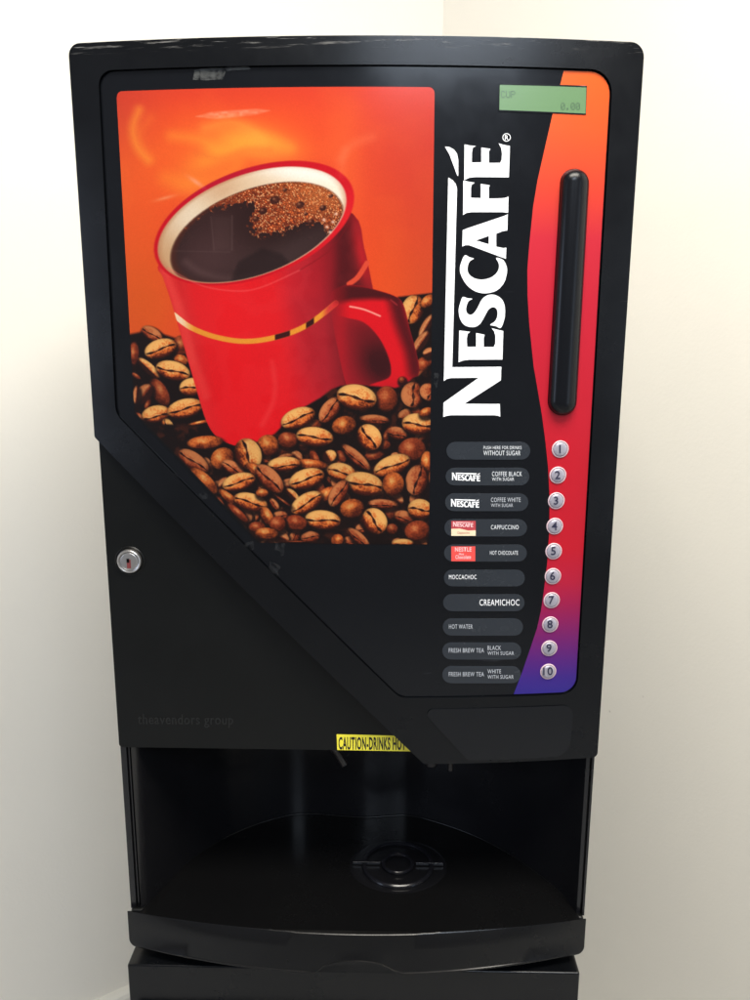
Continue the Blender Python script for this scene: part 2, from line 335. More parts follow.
# ---------------------------------------------------------------- brand lettering (traced outlines, each letter a solid shape)
A1 = lambda P: [(430+x/6.667, 130+y/6.667) for x, y in P]
A2 = lambda P: [(430+x/6.667, 270+y/6.667) for x, y in P]
def smooth(P, n=3):
    """closed Catmull-Rom through the points"""
    out = []; m = len(P)
    for i in range(m):
        p0, p1, p2, p3 = [np.array(P[(i+k) % m], float) for k in (-1, 0, 1, 2)]
        for t in [j/n for j in range(n)]: out.append(tuple(.5*((2*p1)+(-p0+p2)*t+(2*p0-5*p1+4*p2-p3)*t*t+(-p0+3*p1-3*p2+p3)*t**3)))
    return out
LET = [
 (A1([(230, 97), (262, 104), (305, 108), (285, 119), (279, 150), (278, 218), (342, 216), (342, 118), (402, 127), (393, 141), (392, 220), (468, 220), (477, 200), (480, 160), (475, 122), (458, 90), (490, 100), (532, 108), (525, 316), (300, 314), (262, 318), (228, 336)]), None),
 (A1([(100, 112), (130, 115), (160, 132), (180, 160), (188, 200), (188, 308), (181, 303), (160, 245), (130, 165)]), None),
 (A2([(148, 648), (475, 645), (472, 735), (228, 892), (465, 893), (468, 978), (455, 972), (430, 968), (140, 968), (110, 972), (88, 980), (90, 885), (325, 718), (140, 720), (112, 726), (92, 740)])+A1([(122, 318), (150, 335), (172, 362), (180, 392)]), None),
 (A2([(195, 403), (268, 412), (251, 425), (245, 455), (247, 512), (307, 512), (307, 420), (365, 432), (358, 450), (358, 513), (425, 513), (435, 490), (436, 440), (427, 408), (410, 388), (450, 398), (488, 407), (482, 597), (260, 598), (220, 603), (190, 615)]), None),
 (A2([(218, 180), (203, 215), (191, 265), (196, 310), (210, 345), (235, 370), (268, 380), (303, 378), (335, 357), (362, 312), (385, 270), (405, 252), (425, 248), (443, 260), (450, 285), (446, 318), (430, 345), (400, 366), (438, 374), (470, 387), (490, 345), (500, 290), (495, 230), (475, 192), (442, 170), (405, 164), (368, 176), (340, 205), (318, 250), (292, 288), (268, 299), (248, 288), (240, 260), (248, 225), (260, 205), (283, 192), (250, 188)]), None),
 (A1([(232, 835), (262, 848), (292, 858), (268, 872), (253, 900), (250, 935), (262, 965), (295, 988), (345, 998), (400, 986), (440, 958), (458, 925), (458, 890), (440, 853), (480, 862), (500, 885), (513, 925), (510, 965), (492, 1020), (445, 1070), (370, 1089), (300, 1075), (242, 1030), (207, 968), (199, 925), (208, 882)]), None),
 (A1([(518, 562), (515, 670), (480, 676), (441, 692), (441, 778), (488, 788), (508, 785), (505, 858), (470, 846), (260, 768), (235, 768), (215, 778), (218, 668), (260, 652), (490, 575)]), A1([(305, 737), (392, 706), (392, 762)])),
 (A1([(222, 338), (260, 346), (298, 352), (278, 365), (273, 385), (272, 453), (338, 455), (338, 360), (398, 370), (392, 385), (392, 458), (480, 456), (505, 452), (522, 444), (520, 552), (480, 548), (280, 548), (245, 552), (220, 567)]), None)]
def merge(name, pieces, mat_, parent, off, th):
    """several outlines -> one lettering mesh on the door surface; pieces = [(outline px, hole px)]"""
    bm = bmesh.new()
    for P, H in pieces:
        loops = [UP(P, off)]+([UP(H, off)] if H else [])
        tess = geometry.tessellate_polygon([[Vector((p[0], 0, p[1])) for p in l] for l in loops]); sub = bmesh.new()
        vs = [sub.verts.new((p[0], 0, p[1])) for l in loops for p in l]
        for t in tess:
            try: sub.faces.new([vs[i] for i in t])
            except ValueError: pass
        ex = bmesh.ops.extrude_face_region(sub, geom=sub.faces[:]); S_ = {g for g in ex['geom'] if isinstance(g, bmesh.types.BMVert)}
        for v in sub.verts: v.co.y = surf(v.co.x)-off-(0 if v in S_ else th)
        tmp = bpy.data.meshes.new('t'); sub.to_mesh(tmp); sub.free(); bm.from_mesh(tmp); bpy.data.meshes.remove(tmp)
    return finish(name, bm, mat_, parent, smooth=False)
LETS = [(smooth(P) if i in (4, 5) else P, H) for i, (P, H) in enumerate(LET)]
RC = (506.5, 137.5)
ringp = lambda r, n=20: [(RC[0]+r*math.cos(2*math.pi*k/n), RC[1]+r*math.sin(2*math.pi*k/n)) for k in range(n)]
merge('brand_lettering', LETS+[(ringp(4.1), ringp(3.5))], M_white, panel, PO+.0001, .0006)
text('registered_mark', 'R', (504.9, 135.2, 508.4, 139.9), M_white, panel, PO+.0008, .01)
def small_logo(x0, y0, wpx, name, mt, parent, off, hs=1.25):
    k = wpx/275
    f = lambda P: [(x0+(416-y)*k, y0+(x-443)*k*hs) for x, y in P]
    return merge(name, [(f(P), f(H) if H else None) for P, H in LETS], mt, parent, off, .0001)

# ---------------------------------------------------------------- labels and buttons
def seg(x0, y0, x1, y1):
    r = (y1-y0)/2; cy = (y0+y1)/2; n = 9
    return [(x0+r+r*math.cos(math.pi/2+math.pi*k/n), cy+r*math.sin(math.pi/2+math.pi*k/n)) for k in range(n+1)]+[(x1-r+r*math.cos(-math.pi/2+math.pi*k/n), cy+r*math.sin(-math.pi/2+math.pi*k/n)) for k in range(n+1)]
PILL = [(446.3, 441.8, 530.2, 459.5), (445.5, 467.6, 529.3, 485.3), (445, 493.2, 528.3, 511), (444.3, 519, 527, 536.3), (444, 544.4, 526.8, 561.4), (443.8, 569.5, 524.8, 586.2), (443, 594, 524.5, 611), (442.7, 618.2, 523, 635.4), (442.2, 642.2, 521.2, 659.3), (442.2, 665.8, 520.8, 683)]
BTN = [(560, 449), (557.6, 475), (556, 500.6), (554.5, 526), (553.4, 551), (552.6, 576), (551.4, 600), (550, 624.2), (549, 648), (548, 671.2)]
TX = [[('PUSH HERE FOR DRINKS', (483.5, 446, 521.5, 449.3)), ('WITHOUT SUGAR', (483.5, 450.7, 520.5, 455.4))],
 [('COFFEE BLACK', (492, 471.6, 522, 476.2)), ('WITH SUGAR', (492, 477.4, 514, 480.8))],
 [('COFFEE WHITE', (491, 497.6, 520.6, 502)), ('WITH SUGAR', (491, 503.6, 513, 507))],
 [('CAPPUCCINO', (491, 525, 518.6, 529.4))],
 [('HOT CHOCOLATE', (490, 550.8, 518, 554.8))],
 [('MOCCACHOC', (449, 574.8, 476.5, 579.2))],
 [('CREAMICHOC', (479.5, 599.4, 519.4, 605.6))],
 [('HOT WATER', (449, 624.4, 472.7, 628.8))],
 [('FRESH BREW TEA', (448.8, 648.2, 484, 652.6)), ('BLACK', (487.6, 645.8, 501, 650)), ('WITH SUGAR', (487.6, 651.4, 514, 655))],
 [('FRESH BREW TEA', (448.8, 672, 484, 676.4)), ('WHITE', (487.6, 669.4, 501, 673.4)), ('WITH SUGAR', (487.6, 675, 513.6, 678.8))]]
cream = mat('cream_print', (.75, .62, .42), .3); maroon = mat('maroon_print', (.42, .05, .06), .3); redp = mat('red_print', (.68, .07, .06), .3); pinkp = mat('pink_print', (.85, .50, .50), .3)
for i, (p, b) in enumerate(zip(PILL, BTN)):
    L = slab('selection_label', UP(seg(*p), PO), PO+.0006, PO+.00005, M_pill, vm, bevel=.00025, seg=2)
    join_text('label_text', TX[i], M_white if i in (5, 6) else (M_paleprint if i in (1, 3, 4) else M_greyprint if i not in (0,) else M_paleprint), L, PO+.0007, 0)
    if i in (1, 2): small_logo(452 if i == 1 else 451, 472.6 if i == 1 else 499, 28.5, 'brand_lettering', M_white, L, PO+.0007)
    if i == 3:
        slab('picture_card', UP([(451.2, 520.8), (451.2, 535.6), (475.6, 535.6), (475.6, 520.8)], PO), PO+.0009, PO+.0006, maroon, L)
        slab('card_patch', UP([(451.2, 528.6), (451.2, 535.6), (475.6, 535.6), (475.6, 530), (468, 530.4), (460, 528.4)], PO), PO+.001, PO+.0008, cream, L)
        small_logo(453, 521.8, 20.5, 'brand_lettering', pinkp, L, PO+.00105, 1.1)
        join_text('card_text', [('Cappuccino', (457.5, 531.4, 469.5, 534.6))], maroon, L, PO+.00115, .0)
    if i == 4:
        slab('picture_card', UP([(451.2, 546.2), (451.2, 561), (475.2, 561), (475.2, 546.2)], PO), PO+.0009, PO+.0006, redp, L)
        join_text('card_text', [('NESTLE', (455, 547.2, 471.5, 551.6)), ('Hot', (459, 552.8, 464, 555.2)), ('Chocolate', (455.4, 555, 471, 559))], pinkp, L, PO+.00105, .02)
    # button
    x, z = [float(v) for v in U(b[0], b[1], PO)]; sl = 2*B*x/HW**2
    T = Matrix.Translation((x, surf(x)-PO, z))@Matrix.Rotation(math.atan(sl), 4, 'Z')
    bm = bmesh.new(); r = .00885*(1+.0*i)
    lathe(bm, [(r, .0003), (r, .0011), (r*.97, .0015), (r*.90, .0016), (r*.85, .0009)], 36, 1, T)
    lathe(bm, [(r*.84, .0010), (r*.82, .0017), (r*.76, .0024), (r*.6, .0029), (r*.4, .0031), (0, .0032)], 36, 0, T)
    bt = finish('selection_button', bm, [M_btn, M_ring], vm, ang=50)
    s = str(i+1); hw = 2.2 if i < 9 else 4.2
    if i == 0: hw = 1.3
    text('button_number', s, (b[0], b[1]-4.1, None, b[1]+4.1), M_num, bt, PO+.0037, .012)

# ---------------------------------------------------------------- display
d = UP([(499.6, 86.4), (586.3, 87.7), (585.5, 113.8), (499.2, 109.9)], PO)
ztd = d[1][1]+.0004; d = [(d[0][0], ztd), (d[1][0], ztd), (d[2][0], d[2][1]), (d[3][0], d[2][1]+.0012)]
dark = offs(d, -.0011)
rim = slab('display_rim', dark, PO+.0009, PO, M_slot, vm, holes=[d], bevel=.0003, seg=2)
disp = slab('display', d, PO+.0006, PO, M_lcd, vm)
F = {'C': '01110 10001 10000 10000 10000 10001 01110', 'U': '10001 10001 10001 10001 10001 10001 01110', 'P': '11110 10001 10001 11110 10000 10000 10000', '0': '01110 10001 10011 10101 11001 10001 01110', '.': '00000 00000 00000 00000 00000 01100 01100'}
bm = bmesh.new()
def dots(s, x0, y0, pw, ph, pit):
    for ci, ch in enumerate(s):
        for r_, row in enumerate(F[ch].split()):
            for c_, b_ in enumerate(row):
                if b_ == '1':
                    X = x0+ci*pit+c_*pw; Y = y0+r_*ph
                    q = UP([(X, Y), (X+pw*.9, Y), (X+pw*.9, Y+ph*.9), (X, Y+ph*.9)], PO+.0007)
                    bm.faces.new([bm.verts.new((a, surf(a)-PO-.0007, c)) for a, c in q])
dots('CUP', 501, 90.8, .86, 1.02, 5.0); finish('display_text', bm, M_lcdink, disp, smooth=False)
bm = bmesh.new(); dots('0.00', 560.8, 102.8, .86, 1.02, 5.0); finish('display_text', bm, M_lcdink, disp, smooth=False)

# ---------------------------------------------------------------- picture print (drawn point by point in the photo's layout, then laid on the panel)
STEP = .56; x0, x1, y0, y1 = 115.0, 436.0, 84.5, 544.5
nx, ny = int((x1-x0)/STEP)+1, int((y1-y0)/STEP)+1
X, Y = np.meshgrid(x0+STEP*np.arange(nx), y0+STEP*np.arange(ny))
rg = np.random.default_rng(5)
def vnoise(sx, sy, seed, ox=0):
    r = np.random.default_rng(seed); g = r.random((int((y1-y0)/sy)+4, int((x1-x0)/sx)+4)); u = (X-x0)/sx; v = (Y-y0)/sy
    i = np.floor(u).astype(int); j = np.floor(v).astype(int); fu = u-i; fv = v-j; fu = fu*fu*(3-2*fu); fv = fv*fv*(3-2*fv)
    return (g[j, i]*(1-fu)+g[j, i+1]*fu)*(1-fv)+(g[j+1, i]*(1-fu)+g[j+1, i+1]*fu)*fv
def fbm(s, seed): return (vnoise(s, s, seed)+.5*vnoise(s/2, s/2, seed+1)+.25*vnoise(s/4, s/4, seed+2))/1.75
def ss(a, b, v): t = np.clip((v-a)/(b-a), 0, 1); return t*t*(3-2*t)
I = np.zeros(X.shape+(3,))
def put(m, c):
    m = np.clip(m, 0, 1)[..., None]; I[:] = I*(1-m)+np.asarray(c, float)*m
def gauss(cx, cy, sx, sy, ang=0):
    a = math.radians(ang); u = (X-cx)*math.cos(a)+(Y-cy)*math.sin(a); v = -(X-cx)*math.sin(a)+(Y-cy)*math.cos(a); return np.exp(-.5*((u/sx)**2+(v/sy)**2))
def poly(P, soft=.8):
    """signed-distance mask of a polygon"""
    P = np.array(P, float); ins = np.zeros(X.shape, bool); d2 = np.full(X.shape, 1e9); n = len(P)
    for i in range(n):
        a = P[i-1]; b = P[i]; e = b-a; t = np.clip(((X-a[0])*e[0]+(Y-a[1])*e[1])/(e@e+1e-9), 0, 1)
        d2 = np.minimum(d2, (X-a[0]-t*e[0])**2+(Y-a[1]-t*e[1])**2)
        if a[1] != b[1]: c = ((a[1] > Y) != (b[1] > Y)) & (X < (b[0]-a[0])*(Y-a[1])/(b[1]-a[1])+a[0]); ins ^= c
    sd = np.where(ins, 1, -1)*np.sqrt(d2); return ss(-soft, soft, sd)
def polysm(P, soft=.8, n=5): return poly(smooth(P, n), soft)
def line(P, wdt, soft=.7, n=6):
    P = np.array(P, float); m = len(P); C = []
    for i in range(m-1):
        p0 = P[max(i-1, 0)]; p1 = P[i]; p2 = P[i+1]; p3 = P[min(i+2, m-1)]
        for t in [j/n for j in range(n)]: C.append(.5*((2*p1)+(-p0+p2)*t+(2*p0-5*p1+4*p2-p3)*t*t+(-p0+3*p1-3*p2+p3)*t**3))
    C.append(P[-1]); d2 = np.full(X.shape, 1e9)
    for a, b in zip(C, C[1:]):
        e = b-a; t = np.clip(((X-a[0])*e[0]+(Y-a[1])*e[1])/(e@e+1e-9), 0, 1); d2 = np.minimum(d2, (X-a[0]-t*e[0])**2+(Y-a[1]-t*e[1])**2)
    return 1-ss(wdt/2-soft, wdt/2+soft, np.sqrt(d2))
def ell(cx, cy, a, b, ang, soft=.8):
    t = math.radians(ang); u = ((X-cx)*math.cos(t)-(Y-cy)*math.sin(t))/a; v = ((X-cx)*math.sin(t)+(Y-cy)*math.cos(t))/b
    r = np.sqrt(u*u+v*v)+1e-9; return ss(-soft, soft, (1-r)*min(a, b)), u, v, r
# --- glowing backdrop
put(np.ones(X.shape), (234, 68, 34))
put(gauss(128, 250, 40, 120)*.6, (240, 100, 38)); put(gauss(400, 250, 40, 90)*.9, (250, 96, 22)); put(gauss(140, 300, 30, 45)*.8, (222, 88, 26))
put(gauss(436, 130, 62, 130)*.85, (198, 52, 42)); put(gauss(436, 330, 25, 90)*.6, (196, 76, 38)); put(gauss(275, 84, 200, 22)*.55, (232, 72, 44)); put(gauss(118, 100, 28, 45)*.5, (190, 58, 50))  # right margin paled by a reflection haze painted into the print
put(gauss(275, 84, 220, 16)*.4, (206, 52, 38)); put(gauss(225, 150, 70, 26, -8)*.5, (255, 128, 42)); put(gauss(400, 130, 50, 60)*.35, (214, 64, 40))
put(gauss(255, 143, 30, 11, 12)*.75, (255, 172, 60)); put(gauss(215, 155, 26, 9, -30)*.6, (255, 166, 54))
put(line([(172, 136), (200, 140), (222, 152), (238, 146), (262, 138), (290, 148)], 9, 8)*.45, (255, 165, 55))
put(line([(166, 178), (190, 184), (215, 178), (238, 166)], 12, 9)*.45, (255, 150, 48)); put(line([(150, 118), (141, 132), (143, 146), (152, 160)], 6, 8)*.3, (255, 138, 48))
put(gauss(188, 186, 14, 8)*.6, (255, 140, 50)); put(gauss(345, 180, 14, 40)*.35, (255, 118, 50)); put(gauss(150, 200, 30, 50)*.3, (255, 96, 34))
put((fbm(46, 11)-.5)*.4, (255, 130, 46)); put(line([(139, 110), (133, 128), (137, 146), (148, 160)], 6, 7)*.75, (255, 148, 52)); put(line([(205, 128), (228, 122), (246, 127), (262, 140)], 7, 9)*.45, (255, 172, 66)); put(line([(196, 152), (220, 158), (246, 150), (270, 150)], 5, 5)*.3, (226, 96, 40))
DARK = (22, 9, 7)
def bean(cx, cy, a, b, ang, kind='c', tone=1., seed=None):
    seed = int(cx*7+cy*13) if seed is None else seed
    put(ell(cx+1.2, cy+2.2, a+2.2, b+2.4, ang, 1.6)[0]*.85, DARK)
    a *= 1.05; b *= 1.06
    m, u, v, r = ell(cx, cy, a, b, ang, .7)
    sel = m > 0
    n1 = NZ1*.6+NZ2*.4
    L = -(v*.75+u*.18)            # light from above
    t = np.clip(.60+.56*L+(n1-.5)*.85-.35*ss(.2, .9, v)*ss(.5, .9, r), 0, 1)
    t = np.clip((t-.5)*1.45+.54, 0, 1); rim_ = ss(.72, 1.02, r)
    dk, md, hi = np.array((84, 26, 10.)), np.array((224, 108, 44.)), np.array((255, 186, 104.))
    if tone < .8: md = np.array((182, 72, 34.)); hi = np.array((242, 142, 82.))
    if kind == 's': g = np.exp(-(((u+.15)**2+(v+.25)**2)/.16)); t = np.clip(.24+.30*L+.6*g+(n1-.5)*.75, 0, 1)
    col = np.where(t[..., None] < .5, dk+(md-dk)*(t[..., None]/.5), md+(hi-md)*((t[..., None]-.5)/.5))
    col = col*(1-.5*rim_[..., None]*np.clip(.6-L*.6, .15, 1)[..., None])
    put(m, col*min(1, .55+.45*tone))
    if kind in 'cx':
        k = .10 if seed % 2 else -.10
        cv = v-k*np.sin(u*3.0)-(.05 if kind == 'c' else .3)
        wd = .085+.04*np.sin(u*9+seed)
        put(m*ss(.11, .03, np.abs(cv+wd+.05))*.45*n1*ss(1, .7, np.abs(u)), (255, 214, 150) if tone > .8 else (214, 130, 84))
        put(m*ss(wd+.06, wd-.06, np.abs(cv))*ss(1.02, .86, np.abs(u)), (34, 12, 8))
        put(m*ss(.09, .02, np.abs(cv-.03))*.35*ss(.7, .3, np.abs(u))*(n1 > .5), (150, 70, 34))
    if kind == 'e':
        put(m*ss(.0, .35, v), (46, 16, 10)); put(m*ss(.35, .0, np.abs(v+.25))*.35, (255, 196, 130))
NZ1 = fbm(6, 41); NZ2 = vnoise(1.1, 1.1, 44)
# dark beds behind the mug
put(poly([(100, 340), (136, 333), (150, 330), (175, 338), (260, 350), (260, 460), (100, 460)], 2), DARK)
put(poly([(398, 297), (440, 292), (440, 400), (398, 400)], 1.5), DARK)
bl = [(134, 354, 5, 11, 0, 's', .7), (152, 334, 11, 6, -32, 'c', .7), (181, 346, 8, 10, 0, 's', .75), (149, 368, 13, 4.5, -43, 'e', .9), (181, 360, 7, 5, -20, 's', .8), (160.5, 348.7, 15.5, 9, 17, 'c', 1), (173, 370.6, 16.5, 9, -15, 'c', 1),
 (191.5, 387, 11.5, 8.5, 8, 'c', 1), (136, 376, 5, 2, -35, 's', .6), (159.5, 392.4, 14.5, 7.5, -60, 's', .6), (143.5, 394, 11, 7, 50, 'e', .6), (136, 394.5, 8, 3, 85, 'e', .6), (148, 404, 5, 2.5, 60, 's', .5), (140, 418, 6, 3, -55, 's', .6), (156, 414, 13.5, 8, 10, 'x', .95), (185, 408.4, 17, 9, 13, 'c', 1),
 (179, 436, 11, 6, -60, 's', .7), (168, 430, 11, 6.5, -75, 'c', .85), (200, 422.5, 10.5, 1.6, 12, 's', 1), (159.5, 438.5, 4.5, 2, -50, 's', 1)]
for q in bl: bean(*q)
for q in [(412.7, 309.3, 14, 10.5, 72, 'c', .85), (428, 301, 8, 5, 40, 's', .8), (426, 326, 12, 4, 60, 'e', .5), (421, 342, 12, 5, 55, 'e', .5), (425, 364, 9, 7, 20, 's', .75), (422, 377, 10, 6, 0, 's', .55), (429, 352, 6, 4, 20, 'e', .6)]: bean(*q)
# --- mug body
body = smooth([(160, 262), (163, 277), (170, 298), (178, 325), (189, 364), (199, 398), (206, 420), (215, 435), (230, 444), (250, 447), (300, 446), (345, 425), (360, 390), (374, 350), (376, 310), (371, 280), (364, 248), (353, 214), (300, 200), (200, 220)], 4)
bmk = poly(body)
uu = np.clip((X-(150+(Y-250)*.27))/(215-(Y-250)*.25), 0, 1)   # across the mug
colr = np.zeros(I.shape)
for k, c in [(0, (206, 22, 30)), (.06, (226, 38, 40)), (.12, (214, 30, 34)), (.22, (232, 24, 30)), (.5, (228, 20, 28)), (.68, (206, 24, 34)), (.8, (186, 26, 38)), (.9, (140, 18, 28)), (1.0, (120, 14, 22))]: pass
ks = np.array([0, .05, .1, .16, .3, .55, .64, .78, .88, 1.]); cs = np.array([(196, 18, 26), (226, 46, 44), (214, 34, 36), (226, 22, 28), (234, 18, 26), (226, 22, 30), (198, 26, 38), (172, 24, 36), (104, 14, 22), (150, 20, 28)], float)
for c in range(3): colr[..., c] = np.interp(uu, ks, cs[:, c])
put(bmk, colr)
put(bmk*gauss(240, 420, 60, 40)*.6, (242, 12, 22)); put(bmk*line([(272, 362), (275, 385), (272, 405), (262, 425)], 5, 3)*.28, (255, 90, 80)); put(bmk*gauss(238, 322, 45, 26)*.2, (255, 40, 40))
put(bmk*line([(163, 272), (178, 305), (190, 350), (206, 395)], 9, 4)*.30, (255, 90, 78))
put(bmk*poly([(338, 232), (352, 214), (366, 256), (374, 292), (352, 300), (336, 300)], 7)*.75, (70, 10, 14))
put(bmk*gauss(362, 256, 5, 26, -12)*.8, (196, 20, 28)); put(bmk*gauss(322, 262, 12, 18)*.35, (150, 16, 26))
put(bmk*poly([(292, 300), (340, 292), (372, 330), (372, 400), (330, 420), (305, 360)], 10)*.25, (150, 22, 36))
put(bmk*ss(.5, .2, np.abs(fbm(30, 77)-.5)*3)*.05, (255, 120, 110))
# band round the mug
band = line([(174, 315), (190, 327), (212, 336), (238, 341), (262, 340), (290, 333), (312, 322), (336, 303)], 5.2, .7)
put(band*bmk, (240, 150, 46)); put(band*bmk*ss(196, 180, X), (255, 214, 176)); put(band*bmk*ss(320, 330, X), (214, 56, 52))
for a, b in ((275, 290), (306, 314)): put(band*bmk*ss(a-1, a+1, X)*ss(b+1, b-1, X), (58, 16, 14))
put(line([(349, 284), (358, 277), (367, 263)], 5, .8), (224, 74, 48))
# handle
hout = smooth([(330, 300), (334, 290), (350, 285), (372, 289), (394, 296), (403, 304), (410, 330), (417, 356), (419, 372), (413, 382), (398, 390), (380, 394), (352, 396), (336, 340)], 5)
hm = poly(hout)*ss(326, 352, X); put(hm, (222, 16, 28))
put(hm*poly([(333, 283), (372, 286), (394, 293), (398, 300), (372, 299), (352, 300), (334, 304)], 4)*.92, (62, 10, 14))
put(hm*line([(396, 300), (402, 322), (412, 350), (416, 372)], 15, 7)*.85, (66, 10, 16)); put(hm*gauss(398, 392, 26, 8)*.6, (176, 18, 34))
hin = poly(smooth([(330, 318), (352, 319), (366, 324), (379, 338), (388, 356), (391, 370), (388, 378), (372, 384), (352, 392), (330, 384), (318, 350)], 5), 1.0)
put(hin*hm, (172, 22, 34)); put(hin*hm*gauss(380, 362, 17, 24, -20)*1.1, (58, 12, 16)); put(hin*hm*gauss(366, 334, 18, 10, 30)*.5, (100, 16, 22))
put(line([(350, 306.5), (364, 309.5), (380, 316)], 1.8, .8)*.9, (255, 170, 150)); put(line([(391, 300), (397, 305)], 1.5, .8)*.5, (200, 60, 60))
# --- rim, inside, coffee
mo, *_ = ell(254, 223.2, 104.5, 54.5, 20); put(mo, (204, 12, 28)); put(mo*gauss(335, 255, 50, 24, -40)*.5, (232, 26, 36)); put(mo*gauss(225, 180, 40, 10, -22)*.45, (160, 20, 60)); put(mo*gauss(346, 225, 5, 24, 10)*.5, (240, 40, 40))
mi_, u, v, r = ell(252, 225, 98.5, 50.5, 20)
tcol = np.clip((X-160)/185, 0, 1)[..., None]; put(mi_, np.array((206, 158, 112.))*(1-tcol)+np.array((252, 238, 214.))*tcol)
put(mi_*gauss(190, 215, 22, 16, -40)*.75, (244, 226, 200)); put(mi_*gauss(222, 190, 12, 6, -20)*.4, (200, 150, 110)); put(mi_*ss(.93, 1., r)*.5, (190, 120, 80)); put(mi_*gauss(300, 172, 40, 7, 8)*.8, (255, 250, 240))
mc_, u, v, r = ell(257, 235.5, 90, 46.5, 20, 1.2); mc_ = mc_*ss(1.0, .97, ell(252, 225, 98.5, 50.5, 20)[3])
put(mc_, (38, 18, 16)); put(mc_*gauss(205, 250, 26, 40, 25)*.45, (92, 60, 60)); put(mc_*gauss(235, 262, 40, 16)*.25, (110, 84, 84)); put(mc_*gauss(298, 250, 40, 12, -28)*.35, (96, 78, 78))
put(mc_*line([(186, 262), (205, 274), (240, 279), (285, 270)], 6, 5)*.3, (120, 90, 88))
put(mc_*poly([(238, 262), (262, 248), (282, 254), (294, 268), (260, 284), (230, 284)], 3)*.5, (26, 14, 14)); put(mc_*ss(.9, 1., r)*ss(230, 200, X)*.6, (92, 36, 20))
put(mc_*line([(232, 216), (232, 250)], 1.2, .8)*.22, (130, 108, 104)); put(mc_*line([(211, 217), (214, 250)], 1.0, .8)*.25, (120, 98, 94)); put(mc_*poly([(212, 216), (232, 216), (232, 250), (214, 250)], 5)*.09, (140, 116, 110)); put(mc_*line([(172, 251), (230, 252)], 1, .8)*.15, (130, 110, 105))
# crema: froth cells
cre = polysm([(176, 236), (186, 216), (206, 196), (240, 178), (290, 170), (335, 176), (350, 205), (338, 232), (329, 236), (318, 227), (304, 229), (290, 233), (274, 239), (258, 238), (247, 229), (249, 219), (252, 208), (236, 208), (214, 212), (204, 216), (190, 226)], 1.5)*mc_; cre = cre*(1-.0*X)
lo_ = ss(.30, .62, vnoise(3, 3, 33)*.6+vnoise(1.3, 1.3, 34)*.4+polysm([(176, 230), (186, 212), (206, 193), (240, 178), (290, 170), (335, 176), (350, 205), (337, 226), (328, 228), (318, 221), (304, 222), (290, 226), (274, 231), (260, 230), (253, 224), (256, 214), (254, 202), (236, 202), (214, 205), (202, 208), (188, 220)], 5)*.9-.25); cre = cre*lo_
P = np.stack([rg.uniform(168, 350, 5200), rg.uniform(170, 245, 5200)], -1); cell = 3.2; grid = {}
for i, p in enumerate(P): grid.setdefault((int(p[0]//cell), int(p[1]//cell)), []).append(i)
F1 = np.full(X.shape, 9.); F2 = np.full(X.shape, 9.); ID = np.zeros(X.shape, int)
sy, sx = np.where(cre > .01)
for yy, xx in zip(sy, sx):
    px_, py_ = X[yy, xx], Y[yy, xx]; gx, gy = int(px_//cell), int(py_//cell); best = (9., 0); b2 = 9.
    for a in (-1, 0, 1):
        for b in (-1, 0, 1):
            for i in grid.get((gx+a, gy+b), ()):
                dd = math.hypot(px_-P[i, 0], py_-P[i, 1])
                if dd < best[0]: b2 = best[0]; best = (dd, i)
                elif dd < b2: b2 = dd
    F1[yy, xx], ID[yy, xx] = best; F2[yy, xx] = b2
cellr = rg.random(5200)[ID]; edge = ss(.0, .9, F2-F1)
base = np.array((204, 92, 42.))[None, None]*(.75+.5*cellr[..., None]); shade = np.array((96, 32, 16.))
ccol = shade*(1-edge[..., None])+base*edge[..., None]; spark = (cellr > .7)*ss(1.0, .2, F1)*.85
ccol = ccol*(1-spark[..., None])+np.array((252, 186, 128.))*spark[..., None]
put(cre*.96, np.clip(ccol, 0, 255)); put(cre*gauss(318, 196, 26, 14, 10)*.35, (244, 150, 74)); put(cre*gauss(206, 206, 22, 12, -30)*.55, (70, 26, 18)); put(cre*gauss(215, 200, 18, 6, -28)*.3, (200, 70, 30))
for cx, cy, r_ in ((275, 200, 4.5), (263, 211, 3.8), (300, 205, 3.8), (256, 219, 3), (323, 208, 3), (311, 222, 3), (285, 190, 2), (331, 196, 2), (260, 229, 2.2), (306, 214, 1.8)):
    e_ = ell(cx, cy, r_*1.2, r_*.9, 20)[0]*(.6+.6*NZ1); put(e_, (60, 24, 16)); put(gauss(cx-1, cy-1, .9, .7)*.5, (230, 160, 120))
for cx, cy in ((327, 227), (333, 222), (336, 214), (330, 232), (324, 220)): put(gauss(cx, cy, 1.2, 1)*.8, (255, 220, 200))
put(line([(168, 268), (200, 285), (235, 291), (262, 287), (300, 270)], 1.6, 1)*.35, (255, 120, 110)); put(line([(300, 270), (330, 250), (350, 222)], 1.4, .8)*.4, (120, 10, 18))
put(gauss(165, 198, 7, 1.2, -15)*.5, (255, 170, 120)); put(gauss(196, 182, 6, 1.5, 35)*.4, (255, 190, 190))
